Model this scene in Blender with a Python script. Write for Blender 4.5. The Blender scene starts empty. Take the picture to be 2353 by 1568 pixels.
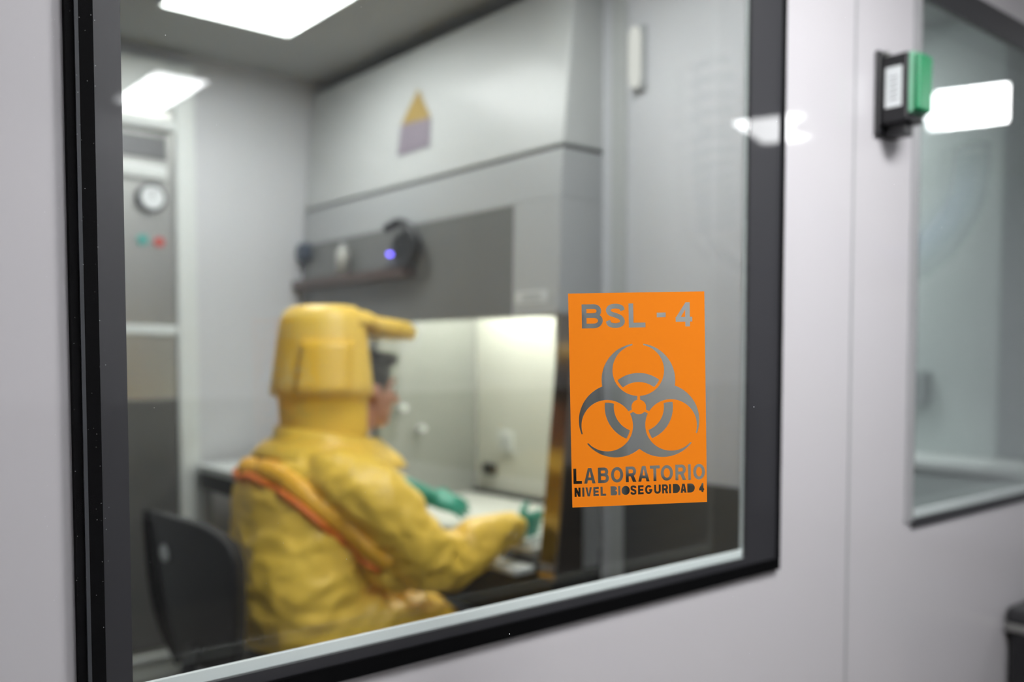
import bpy, bmesh, math, random
from mathutils import Vector, Matrix, noise
from mathutils.bvhtree import BVHTree
from math import sin, cos, pi, radians as R

sc = bpy.context.scene
col = sc.collection

# ------------------------------------------------------------ camera, world, exposure
cam_d = bpy.data.cameras.new('camera')
cam = bpy.data.objects.new('camera', cam_d)
col.objects.link(cam)
cam.location = (0, -1.1, 1.36)
cam.rotation_euler = (R(90 - 2.6255), 0, R(-39.874))
cam_d.sensor_width = 36.0
cam_d.lens = 36.0 * 2110.85 / 2353
cam_d.shift_y = (914 - 784) / 2353
cam_d.clip_start = 0.02
cam_d.dof.use_dof = True
cam_d.dof.focus_distance = 1.02
cam_d.dof.aperture_fstop = 2.1
sc.camera = cam
w = bpy.data.worlds.new('world')
sc.world = w
w.use_nodes = True
w.node_tree.nodes['Background'].inputs[0].default_value = (0.8, 0.85, 0.9, 1)
w.node_tree.nodes['Background'].inputs[1].default_value = 0.05
sc.view_settings.view_transform = 'Standard'
sc.view_settings.look = 'None'
sc.view_settings.gamma = 1
sc.view_settings.use_curve_mapping = False
sc.view_settings.exposure = 0.0
sc.cycles.use_denoising = True
sc.cycles.max_bounces = 12
sc.cycles.transparent_max_bounces = 24
sc.cycles.sample_clamp_indirect = 6
sc.cycles.caustics_reflective = False
sc.cycles.caustics_refractive = False

LAB_LIGHT, CORRIDOR_LIGHT, ROOM_LIGHT, HOOD_LIGHT = 18.5, 22.0, 23.0, 112.0

# ------------------------------------------------------------ materials
def s2l(c):
    c /= 255.0
    return c / 12.92 if c <= 0.04045 else ((c + 0.055) / 1.055) ** 2.4

def rgb(r, g, b):
    return (s2l(r), s2l(g), s2l(b), 1)

def mat(name, color, rough=0.5, metal=0.0, coat=0.0, coat_rough=0.03, spec=0.5, bump=0.0, bscale=40.0, vary=0.0, vscale=3.0, trans=0.0, stretch=(1, 1, 1)):
    m = bpy.data.materials.new(name)
    m.use_nodes = True
    nt = m.node_tree
    b = nt.nodes['Principled BSDF']
    b.inputs['Base Color'].default_value = color
    b.inputs['Roughness'].default_value = rough
    b.inputs['Metallic'].default_value = metal
    b.inputs['Coat Weight'].default_value = coat
    b.inputs['Coat Roughness'].default_value = coat_rough
    b.inputs['Specular IOR Level'].default_value = spec
    if trans:
        b.inputs['Transmission Weight'].default_value = trans
    tc = nt.nodes.new('ShaderNodeTexCoord')
    mp = nt.nodes.new('ShaderNodeMapping')
    mp.inputs['Scale'].default_value = stretch
    nt.links.new(tc.outputs['Object'], mp.inputs['Vector'])
    if bump:
        n = nt.nodes.new('ShaderNodeTexNoise')
        n.inputs['Scale'].default_value = bscale
        n.inputs['Detail'].default_value = 4
        bp = nt.nodes.new('ShaderNodeBump')
        bp.inputs['Strength'].default_value = bump
        bp.inputs['Distance'].default_value = 0.01
        nt.links.new(mp.outputs[0], n.inputs['Vector'])
        nt.links.new(n.outputs['Fac'], bp.inputs['Height'])
        nt.links.new(bp.outputs[0], b.inputs['Normal'])
    if vary:
        n2 = nt.nodes.new('ShaderNodeTexNoise')
        n2.inputs['Scale'].default_value = vscale
        n2.inputs['Detail'].default_value = 3
        nt.links.new(mp.outputs[0], n2.inputs['Vector'])
        rp = nt.nodes.new('ShaderNodeMix')
        rp.data_type = 'RGBA'
        rp.inputs['A'].default_value = tuple(max(0, c * (1 - vary)) for c in color[:3]) + (1,)
        rp.inputs['B'].default_value = tuple(min(1, c * (1 + vary)) for c in color[:3]) + (1,)
        nt.links.new(n2.outputs['Fac'], rp.inputs['Factor'])
        nt.links.new(rp.outputs['Result'], b.inputs['Base Color'])
    return m

def emit(name, color, strength):
    m = bpy.data.materials.new(name)
    m.use_nodes = True
    nt = m.node_tree
    nt.nodes.remove(nt.nodes['Principled BSDF'])
    e = nt.nodes.new('ShaderNodeEmission')
    e.inputs[0].default_value = color
    e.inputs[1].default_value = strength
    nt.links.new(e.outputs[0], nt.nodes['Material Output'].inputs[0])
    return m

def glass(name, tint, base, grow, rough=0.0):
    """clear sheet: straight-through light plus a mirror share that grows at grazing angles"""
    m = bpy.data.materials.new(name)
    m.use_nodes = True
    nt = m.node_tree
    N = nt.nodes
    N.remove(N['Principled BSDF'])
    g = N.new('ShaderNodeNewGeometry')
    d = N.new('ShaderNodeVectorMath')
    d.operation = 'DOT_PRODUCT'
    nt.links.new(g.outputs['Normal'], d.inputs[0])
    nt.links.new(g.outputs['Incoming'], d.inputs[1])
    def math_node(op, a, b=None):
        k = N.new('ShaderNodeMath')
        k.operation = op
        for i, v in enumerate((a, b)):
            if v is None:
                continue
            if isinstance(v, (int, float)):
                k.inputs[i].default_value = v
            else:
                nt.links.new(v, k.inputs[i])
        return k.outputs[0]
    x = math_node('ABSOLUTE', d.outputs['Value'])
    x = math_node('SUBTRACT', 1.0, x)
    x = math_node('POWER', x, 5.0)
    x = math_node('MULTIPLY', x, grow)
    x = math_node('ADD', x, base)
    t = N.new('ShaderNodeBsdfTransparent')
    t.inputs[0].default_value = tint
    gl = N.new('ShaderNodeBsdfGlossy')
    gl.inputs['Roughness'].default_value = rough
    mx = N.new('ShaderNodeMixShader')
    nt.links.new(x, mx.inputs[0])
    nt.links.new(t.outputs[0], mx.inputs[1])
    nt.links.new(gl.outputs[0], mx.inputs[2])
    nt.links.new(mx.outputs[0], N['Material Output'].inputs[0])
    return m

M = dict(
    wall=mat('white gloss wall panel', rgb(181, 178, 181), 0.55, coat=0.9, coat_rough=0.04),
    lab_wall=mat('lab wall panel', rgb(212, 213, 217), 0.6, coat=0.3, coat_rough=0.25),
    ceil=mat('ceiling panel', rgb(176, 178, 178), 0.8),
    corr_ceil=mat('corridor ceiling', rgb(205, 205, 205), 0.8),
    floor=mat('grey resin floor', rgb(92, 88, 84), 0.45, vary=0.08),
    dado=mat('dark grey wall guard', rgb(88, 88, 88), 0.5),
    black=mat('black rubber', rgb(7, 7, 8), 0.7, spec=0.04),
    ridge=mat('dusty lit black rubber lip', rgb(46, 48, 52), 0.7, vary=0.15, vscale=60),
    frame=mat('dark anodised frame', rgb(34, 34, 38), 0.55, coat=0.5, coat_rough=0.03),
    spacer=mat('pale aluminium spacer', rgb(226, 232, 231), 0.5),
    jamb=mat('grey jamb and joint', rgb(146, 146, 147), 0.4),
    hood_white=mat('white powder coat', rgb(192, 194, 193), 0.45, coat=0.2, coat_rough=0.2),
    hood_grey=mat('grey powder coat', rgb(172, 174, 175), 0.42),
    hood_dark=mat('smoked control glass', rgb(112, 113, 111), 0.22, vary=0.15, vscale=2.5),
    steel=mat('brushed steel', rgb(172, 172, 168), 0.32, metal=1.0, vary=0.06, vscale=9, stretch=(1, 1, 0.1)),
    liner=mat('pale steel liner', rgb(218, 219, 211), 0.42, metal=0.25),
    side_grey=mat('brushed grey chamber side', rgb(150, 151, 148), 0.45, metal=0.2),
    post=mat('polished steel post', rgb(150, 140, 132), 0.16, metal=1.0),
    dark=mat('dark grey plastic', rgb(38, 38, 40), 0.5),
    blackp=mat('black plastic', rgb(15, 15, 18), 0.42, bump=0.05, bscale=200),
    suit=mat('yellow coated suit fabric', rgb(255, 207, 82), 0.38, bump=0.10, bscale=60, vary=0.08, vscale=7),
    suit2=mat('yellow suit patch', rgb(246, 196, 50), 0.4, bump=0.12, bscale=45),
    suit_or=mat('orange yellow zip flap', rgb(244, 182, 52), 0.4),
    orange=mat('orange piping', rgb(226, 118, 34), 0.45),
    glove=mat('green rubber glove', rgb(0, 120, 100), 0.4),
    skin=mat('skin', rgb(206, 150, 128), 0.5),
    hair=mat('dark hair', rgb(40, 36, 34), 0.55, bump=0.3, bscale=120),
    eye=mat('eye white', rgb(225, 220, 215), 0.2),
    iris=mat('dark iris', rgb(40, 28, 20), 0.2),
    boot=mat('black boot rubber', rgb(28, 28, 28), 0.5),
    label=mat('white label', rgb(214, 218, 218), 0.5),
    ink=mat('grey label ink', rgb(120, 122, 126), 0.6),
    green=mat('green push plate', rgb(0, 114, 70), 0.35),
    green_rim=mat('pale green rim', rgb(104, 160, 130), 0.35),
    sign_y=mat('yellow sign', rgb(164, 138, 76), 0.5),
    sign_p=mat('lilac sign', rgb(136, 126, 138), 0.5),
    sticker=mat('orange vinyl', rgb(255, 140, 22), 0.75, spec=0.15),
    blue_led=emit('blue lamp', (0.17, 0.12, 1.0, 1), 9.0),
    teal=mat('teal button', rgb(60, 170, 160), 0.35),
    red=mat('red button', rgb(205, 66, 52), 0.35),
    dial=mat('white dial', rgb(232, 236, 238), 0.35),
    hose=mat('blue grey hose', rgb(22, 40, 84), 0.5, spec=0.2),
    smoke_blue=mat('dark blue rubber', rgb(44, 58, 76), 0.4),
    brown=mat('brown reflected band', rgb(82, 66, 60), 0.5),
    bottle=mat('cloudy plastic bottle', rgb(188, 188, 182), 0.35),
    room2=mat('second room wall', rgb(198, 206, 204), 0.6),
    room2_grey=mat('second room grey door', rgb(150, 156, 156), 0.5),
    white=mat('white laminate', rgb(224, 228, 226), 0.35),
    diff_lab=emit('lab light diffuser', (1, 1, 0.985, 1), LAB_LIGHT),
    diff_cor=emit('corridor light diffuser', (0.98, 0.985, 1, 1), CORRIDOR_LIGHT),
    fill_over=emit('added overhead corridor fill', (0.985, 0.98, 1, 1), 29.0),
    fill_near=emit('added near wall corridor fill', (0.985, 0.99, 1, 1), 62.0),
    diff_room=emit('room light diffuser', (0.97, 1, 0.99, 1), ROOM_LIGHT),
    tube=emit('cabinet tube', (1.0, 0.985, 0.925, 1), HOOD_LIGHT),
    glass=glass('window glass', (0.972, 0.982, 0.979, 1), 0.04, 2.0),
    screen=glass('coated screen glass', (0.995, 0.997, 0.996, 1), 0.003, 0.2),
    visor=glass('clear visor', (0.93, 0.93, 0.90, 1), 0.03, 0.4, 0.08),
    sash=glass('sash glass', (0.97, 0.97, 0.95, 1), 0.015, 0.4),
)

# ------------------------------------------------------------ helpers
def obj(name, bm, m, parent=None, smooth=False, bevel=0.0, label=None):
    me = bpy.data.meshes.new(name)
    bmesh.ops.recalc_face_normals(bm, faces=bm.faces)
    bm.to_mesh(me)
    bm.free()
    if smooth:
        for p in me.polygons:
            p.use_smooth = True
    o = bpy.data.objects.new(name, me)
    col.objects.link(o)
    me.materials.append(M[m] if isinstance(m, str) else m)
    if parent is not None:
        o.parent = parent
        o.matrix_parent_inverse = Matrix.Translation(-Vector(parent.location)) if parent.type == 'EMPTY' and parent.parent is None else Matrix.Identity(4)
        if parent.type == 'EMPTY':
            bpy.context.view_layer.update()
            o.matrix_parent_inverse = parent.matrix_world.inverted()
    if bevel:
        b = o.modifiers.new('bevel', 'BEVEL')
        b.width = bevel
        b.segments = 3
        b.limit_method = 'ANGLE'
        b.harden_normals = False
    if label:
        o['label'] = label
    return o

def thing(name, label, cat, loc=(0, 0, 0), group=None):
    o = bpy.data.objects.new(name, None)
    o.empty_display_size = 0.05
    o.location = loc
    col.objects.link(o)
    o['label'] = label
    o['category'] = cat
    if group:
        o['group'] = group
    return o

def tag(o, label, cat, group=None):
    o['label'] = label
    o['category'] = cat
    if group:
        o['group'] = group
    return o

def struct(o, label=None, cat=None):
    o['kind'] = 'structure'
    if label:
        o['label'] = label
    if cat:
        o['category'] = cat
    return o

def BM():
    return bmesh.new()

def box(bm, x0, x1, y0, y1, z0, z1):
    v = [bm.verts.new((x, y, z)) for z in (z0, z1) for y in (y0, y1) for x in (x0, x1)]
    for f in ((0, 1, 3, 2), (4, 6, 7, 5), (0, 4, 5, 1), (2, 3, 7, 6), (0, 2, 6, 4), (1, 5, 7, 3)):
        bm.faces.new([v[i] for i in f])
    return v

def boxm(*a):
    bm = BM()
    box(bm, *a)
    return bm

def prism(bm, prof, y0, y1, axis='y'):
    """profile of (x, z) pairs swept along y (or (y, z) along x, or (x, y) along z)"""
    def P(a, b, t):
        return {'y': (a, t, b), 'x': (t, a, b), 'z': (a, b, t)}[axis]
    A = [bm.verts.new(P(a, b, y0)) for a, b in prof]
    B = [bm.verts.new(P(a, b, y1)) for a, b in prof]
    n = len(prof)
    bm.faces.new(A[::-1])
    bm.faces.new(B)
    for i in range(n):
        bm.faces.new((A[i], A[(i + 1) % n], B[(i + 1) % n], B[i]))

def frame_axes(d):
    d = Vector(d).normalized()
    u = d.cross(Vector((0, 0, 1)))
    if u.length < 1e-4:
        u = Vector((1, 0, 0))
    u.normalize()
    return d, u, u.cross(d).normalized()

def cyl(bm, a, b, r0, r1=None, n=24):
    r1 = r0 if r1 is None else r1
    a, b = Vector(a), Vector(b)
    d, u, v = frame_axes(b - a)
    A = [bm.verts.new(a + (u * cos(t) + v * sin(t)) * r0) for t in [2 * pi * i / n for i in range(n)]]
    B = [bm.verts.new(b + (u * cos(t) + v * sin(t)) * r1) for t in [2 * pi * i / n for i in range(n)]]
    bm.faces.new(A[::-1])
    bm.faces.new(B)
    for i in range(n):
        bm.faces.new((A[i], A[(i + 1) % n], B[(i + 1) % n], B[i]))

def ell(bm, c, r, rot=None, sub=3):
    m = Matrix.Translation(c) @ (rot.to_4x4() if rot else Matrix.Identity(4)) @ Matrix.Diagonal((r[0], r[1], r[2], 1))
    bmesh.ops.create_icosphere(bm, subdivisions=sub, radius=1, matrix=m)

def catmull(P, k=6):
    P = [Vector(p) for p in P]
    P = [2 * P[0] - P[1]] + P + [2 * P[-1] - P[-2]]
    out = []
    for i in range(1, len(P) - 2):
        a, b, c, d = P[i - 1:i + 3]
        for j in range(k):
            t = j / k
            out.append(0.5 * (2 * b + (c - a) * t + (2 * a - 5 * b + 4 * c - d) * t * t + (3 * b - a - 3 * c + d) * t ** 3))
    out.append(P[-2])
    return out

def tube(bm, P, r, n=10, closed_caps=True):
    """round tube along points; r is one radius or one per point"""
    P = [Vector(p) for p in P]
    rs = r if isinstance(r, (list, tuple)) else [r] * len(P)
    prev = None
    rings = []
    for i, p in enumerate(P):
        d = (P[min(i + 1, len(P) - 1)] - P[max(i - 1, 0)]).normalized()
        if prev is None:
            _, u, v = frame_axes(d)
        else:
            u = prev - d * prev.dot(d)
            u.normalize()
            v = d.cross(u)
        prev = u
        rings.append([bm.verts.new(p + (u * cos(2 * pi * k / n) + v * sin(2 * pi * k / n)) * rs[i]) for k in range(n)])
    for a, b in zip(rings, rings[1:]):
        for k in range(n):
            bm.faces.new((a[k], a[(k + 1) % n], b[(k + 1) % n], b[k]))
    if closed_caps:
        bm.faces.new(rings[0][::-1])
        bm.faces.new(rings[-1])

def limb(bm, P, r, k=5):
    """tapered limb: smooth path with a radius per key point and rounded ends"""
    Q = catmull([Vector(p) for p in P], k)
    rr = [v.x for v in catmull([Vector((x, 0, 0)) for x in r], k)]
    tube(bm, Q, rr, 16)
    ell(bm, Q[0], (rr[0],) * 3)
    ell(bm, Q[-1], (rr[-1],) * 3)

def loft(bm, rings, n=32, power=2.3):
    """closed stack of super-ellipse rings: (centre, u axis, ru, v axis, rv)"""
    L = []
    for c, u, ru, v, rv in rings:
        c, u, v = Vector(c), Vector(u).normalized(), Vector(v).normalized()
        ring = []
        for i in range(n):
            t = 2 * pi * i / n
            ct, st = cos(t), sin(t)
            ring.append(bm.verts.new(c + u * ru * math.copysign(abs(ct) ** (2 / power), ct) + v * rv * math.copysign(abs(st) ** (2 / power), st)))
        L.append(ring)
    for a, b in zip(L, L[1:]):
        for k in range(n):
            bm.faces.new((a[k], a[(k + 1) % n], b[(k + 1) % n], b[k]))
    bm.faces.new(L[0][::-1])
    bm.faces.new(L[-1])

def fuse(bm, voxel, smooth=4):
    """melt overlapping closed pieces into one continuous surface and hand back its bmesh"""
    me = bpy.data.meshes.new('tmp')
    bmesh.ops.recalc_face_normals(bm, faces=bm.faces)
    bm.to_mesh(me)
    bm.free()
    o = bpy.data.objects.new('tmp', me)
    col.objects.link(o)
    r = o.modifiers.new('r', 'REMESH')
    r.mode = 'VOXEL'
    r.voxel_size = voxel
    s = o.modifiers.new('s', 'SMOOTH')
    s.iterations = smooth
    s.factor = 0.5
    dg = bpy.context.evaluated_depsgraph_get()
    dg.update()
    out = bpy.data.meshes.new_from_object(o.evaluated_get(dg))
    b2 = bmesh.new()
    b2.from_mesh(out)
    bpy.data.objects.remove(o)
    bpy.data.meshes.remove(me)
    bpy.data.meshes.remove(out)
    return b2

def ridge(p):
    return 1 - abs(noise.noise(p)) * 2

# ------------------------------------------------------------ the rooms
CEIL = 2.62
LABY = 2.795           # lab back wall
LABX = 2.18            # lab right wall

def holed_wall(name, x0, x1, y0, y1, z0, z1, holes, m, bands=()):
    """wall along x with rectangular openings (x0, x1, z0, z1)"""
    bm = BM()
    xs = sorted({x0, x1, *[h[0] for h in holes], *[h[1] for h in holes]})
    zs = sorted({z0, z1, *[h[2] for h in holes], *[h[3] for h in holes]})
    for i in range(len(xs) - 1):
        run = None
        for j in range(len(zs) - 1):
            cx, cz = (xs[i] + xs[i + 1]) / 2, (zs[j] + zs[j + 1]) / 2
            if any(h[0] < cx < h[1] and h[2] < cz < h[3] for h in holes):
                continue
            box(bm, xs[i], xs[i + 1], y0, y1, zs[j], zs[j + 1])
    bmesh.ops.remove_doubles(bm, verts=bm.verts, dist=1e-5)
    return obj(name, bm, m)

W1 = (0.30, 1.62, 0.932, 2.29)
W2 = (2.19, 3.42, 0.94, 2.28)
struct(holed_wall('wall_front', -1.6, 7.0, 0.0, 0.05, 0, CEIL, [W1, W2], 'wall'), 'glossy white panel wall carrying the two dark framed windows', 'wall')
for sx in (1.912,):
    struct(obj('trim_1', boxm(sx - 0.004, sx + 0.004, -0.0012, 0.001, 0.0, CEIL), 'jamb'), 'thin vertical joint strip in the white wall right of the big window', 'joint')

struct(obj('floor', boxm(-1.6, 7.0, -3.9, 3.4, -0.1, 0.0), 'floor'), 'grey resin floor', 'floor')
struct(obj('ceiling', boxm(-1.6, 7.0, 0.05, 3.4, CEIL, CEIL + 0.1), 'ceil'), 'grey lab ceiling above the seated worker', 'ceiling')
struct(obj('ceiling_corridor', boxm(-1.6, 7.0, -3.9, 0.05, CEIL, CEIL + 0.1), 'corr_ceil'))
struct(obj('wall_corridor', boxm(-1.6, 7.0, -3.9, -3.8, 0, CEIL), 'lab_wall'))
struct(obj('trim_2', boxm(-1.6, 7.0, -3.8, -3.78, 0, 1.12), 'dado'))
struct(obj('wall_corridor_end', boxm(6.9, 7.0, -3.8, 0, 0, CEIL), 'lab_wall'))
struct(obj('wall_corridor_start', boxm(-1.6, -1.5, -3.8, 0, 0, CEIL), 'lab_wall'))
struct(obj('wall_back', boxm(-1.6, 2.75, LABY, LABY + 0.1, 0, CEIL), 'lab_wall'), 'light grey rear wall of the lab', 'wall')
struct(obj('wall_left', boxm(-0.6, -0.5, 0.05, LABY, 0, CEIL), 'lab_wall'))
bm = BM()
box(bm, LABX, LABX + 0.1, 0.05, 1.045, 0, CEIL)
box(bm, 2.66, 2.76, 1.045, LABY, 0, CEIL)
box(bm, LABX + 0.1, 2.76, 0.985, 1.043, 0, CEIL)
struct(obj('wall_right', bm, 'lab_wall'), 'light grey lab wall between the safety cabinet and the window', 'wall')
struct(obj('trim_3', boxm(LABX - 0.012, LABX, 0.935, 0.995, 0.0, CEIL), 'hood_white'), 'pale vertical cover strip on the lab wall beside the cabinet', 'trim')
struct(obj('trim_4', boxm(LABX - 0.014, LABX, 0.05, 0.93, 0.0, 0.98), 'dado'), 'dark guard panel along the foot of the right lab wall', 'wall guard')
struct(obj('baseboard_back', boxm(-0.5, 2.0, LABY - 0.015, LABY, 0, 0.10), 'spacer'), 'pale baseboard below the rear wall', 'baseboard')
# second room, seen through the right-hand window
struct(obj('wall_room', boxm(3.55, 3.65, 0.05, 3.3, 0, CEIL), 'room2'), 'pale wall inside the second room', 'wall')
struct(obj('wall_room_back', boxm(2.76, 3.65, 3.3, 3.4, 0, CEIL), 'room2'))

# ------------------------------------------------------------ windows
def ring(bm, x0, x1, z0, z1, l, r, b, t, y0, y1):
    """rectangular ring with its own width on each side"""
    box(bm, x0, x0 + l, y0, y1, z0, z1)
    if r > 0:
        box(bm, x1 - r, x1, y0, y1, z0, z1)
    box(bm, x0 + l, x1 - r, y0, y1, z0, z0 + b)
    box(bm, x0 + l, x1 - r, y0, y1, z1 - t, z1)

w1 = bpy.data.objects.new('window_1', None)
col.objects.link(w1)
w1.location = (0.95, 0, 0.92)
struct(w1, 'large dark framed observation window onto the lab', 'window')
bm = BM(); ring(bm, 0.278, 1.634, 0.918, 2.33, 0.029, 0.006, 0.0225, 0.03, -0.010, 0.006)
obj('gasket', bm, 'black', w1)
bm = BM(); box(bm, 0.2868, 0.2908, -0.0135, -0.010, 0.918, 2.33)
obj('gasket_lip', bm, 'ridge', w1)  # lip in lighter grey, painted as if catching light
bm = BM(); ring(bm, 0.307, 1.628, 0.9405, 2.30, 0.031, 0.105, 0.0155, 0.06, -0.004, 0.012)
obj('frame', bm, 'frame', w1)
bm = BM(); ring(bm, 0.338, 1.523, 0.956, 2.24, 0.002, 0.002, 0.0145, 0.006, 0.0035, 0.010)
obj('spacer_bar', bm, 'spacer', w1)
obj('pane', boxm(0.336, 1.525, -0.003, 0.003, 0.955, 2.241), 'glass', w1)
obj('inner_pane', boxm(0.3005, 1.6195, 0.043, 0.047, 0.9325, 2.2895), 'glass', w1)

w2 = bpy.data.objects.new('window_2', None)
col.objects.link(w2)
w2.location = (2.8, 0, 0.93)
struct(w2, 'second window at the right edge showing a pale room', 'window')
bm = BM(); box(bm, 2.205, 3.45, -0.004, 0.012, 0.931, 0.955); box(bm, 2.205, 3.45, -0.004, 0.012, 2.226, 2.295); box(bm, 3.36, 3.45, -0.004, 0.012, 0.955, 2.226)
obj('frame', bm, 'frame', w2)
bm = BM(); box(bm, 2.172, 2.205, -0.005, 0.012, 0.95, 2.29)
obj('jamb', bm, 'jamb', w2)  # left frame band in lighter grey, its grazing reflection put into the colour
bm = BM(); box(bm, 2.205, 2.2115, -0.003, 0.012, 0.955, 2.226)
obj('gasket', bm, 'black', w2)
bm = BM(); box(bm, 2.2115, 3.36, 0.0035, 0.012, 0.955, 0.975)
obj('spacer_bar', bm, 'spacer', w2)
obj('inner_pane', boxm(2.1905, 3.4195, 0.043, 0.047, 0.9405, 2.2795), 'glass', w2)
obj('pane', boxm(2.2115, 3.36, -0.003, 0.003, 0.955, 2.226), 'glass', w2)

# ------------------------------------------------------------ angled glass screen with the orange sign
PD = Vector((0.833, -0.553, 0)).normalized()      # along the screen
PN = Vector((-0.553, -0.833, 0)).normalized()     # towards the corridor
P0 = Vector((0.76, -0.4075, 0))
def on_screen(s, z, off=0.0):
    return P0 + PD * s + PN * off + Vector((0, 0, z))
bm = BM()
vs = [bm.verts.new(on_screen(s, z, o)) for o in (0, -0.008) for s, z in ((-0.722, 0), (1.0, 0), (1.0, CEIL), (-0.722, CEIL))]
for f in ((0, 1, 2, 3), (7, 6, 5, 4), (0, 4, 5, 1), (1, 5, 6, 2), (2, 6, 7, 3), (3, 7, 4, 0)):
    bm.faces.new([vs[i] for i in f])
scr = obj('glass_screen', bm, 'screen')
struct(scr, 'clear glass screen angled out from the wall, carrying the orange sign', 'glass screen')

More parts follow.
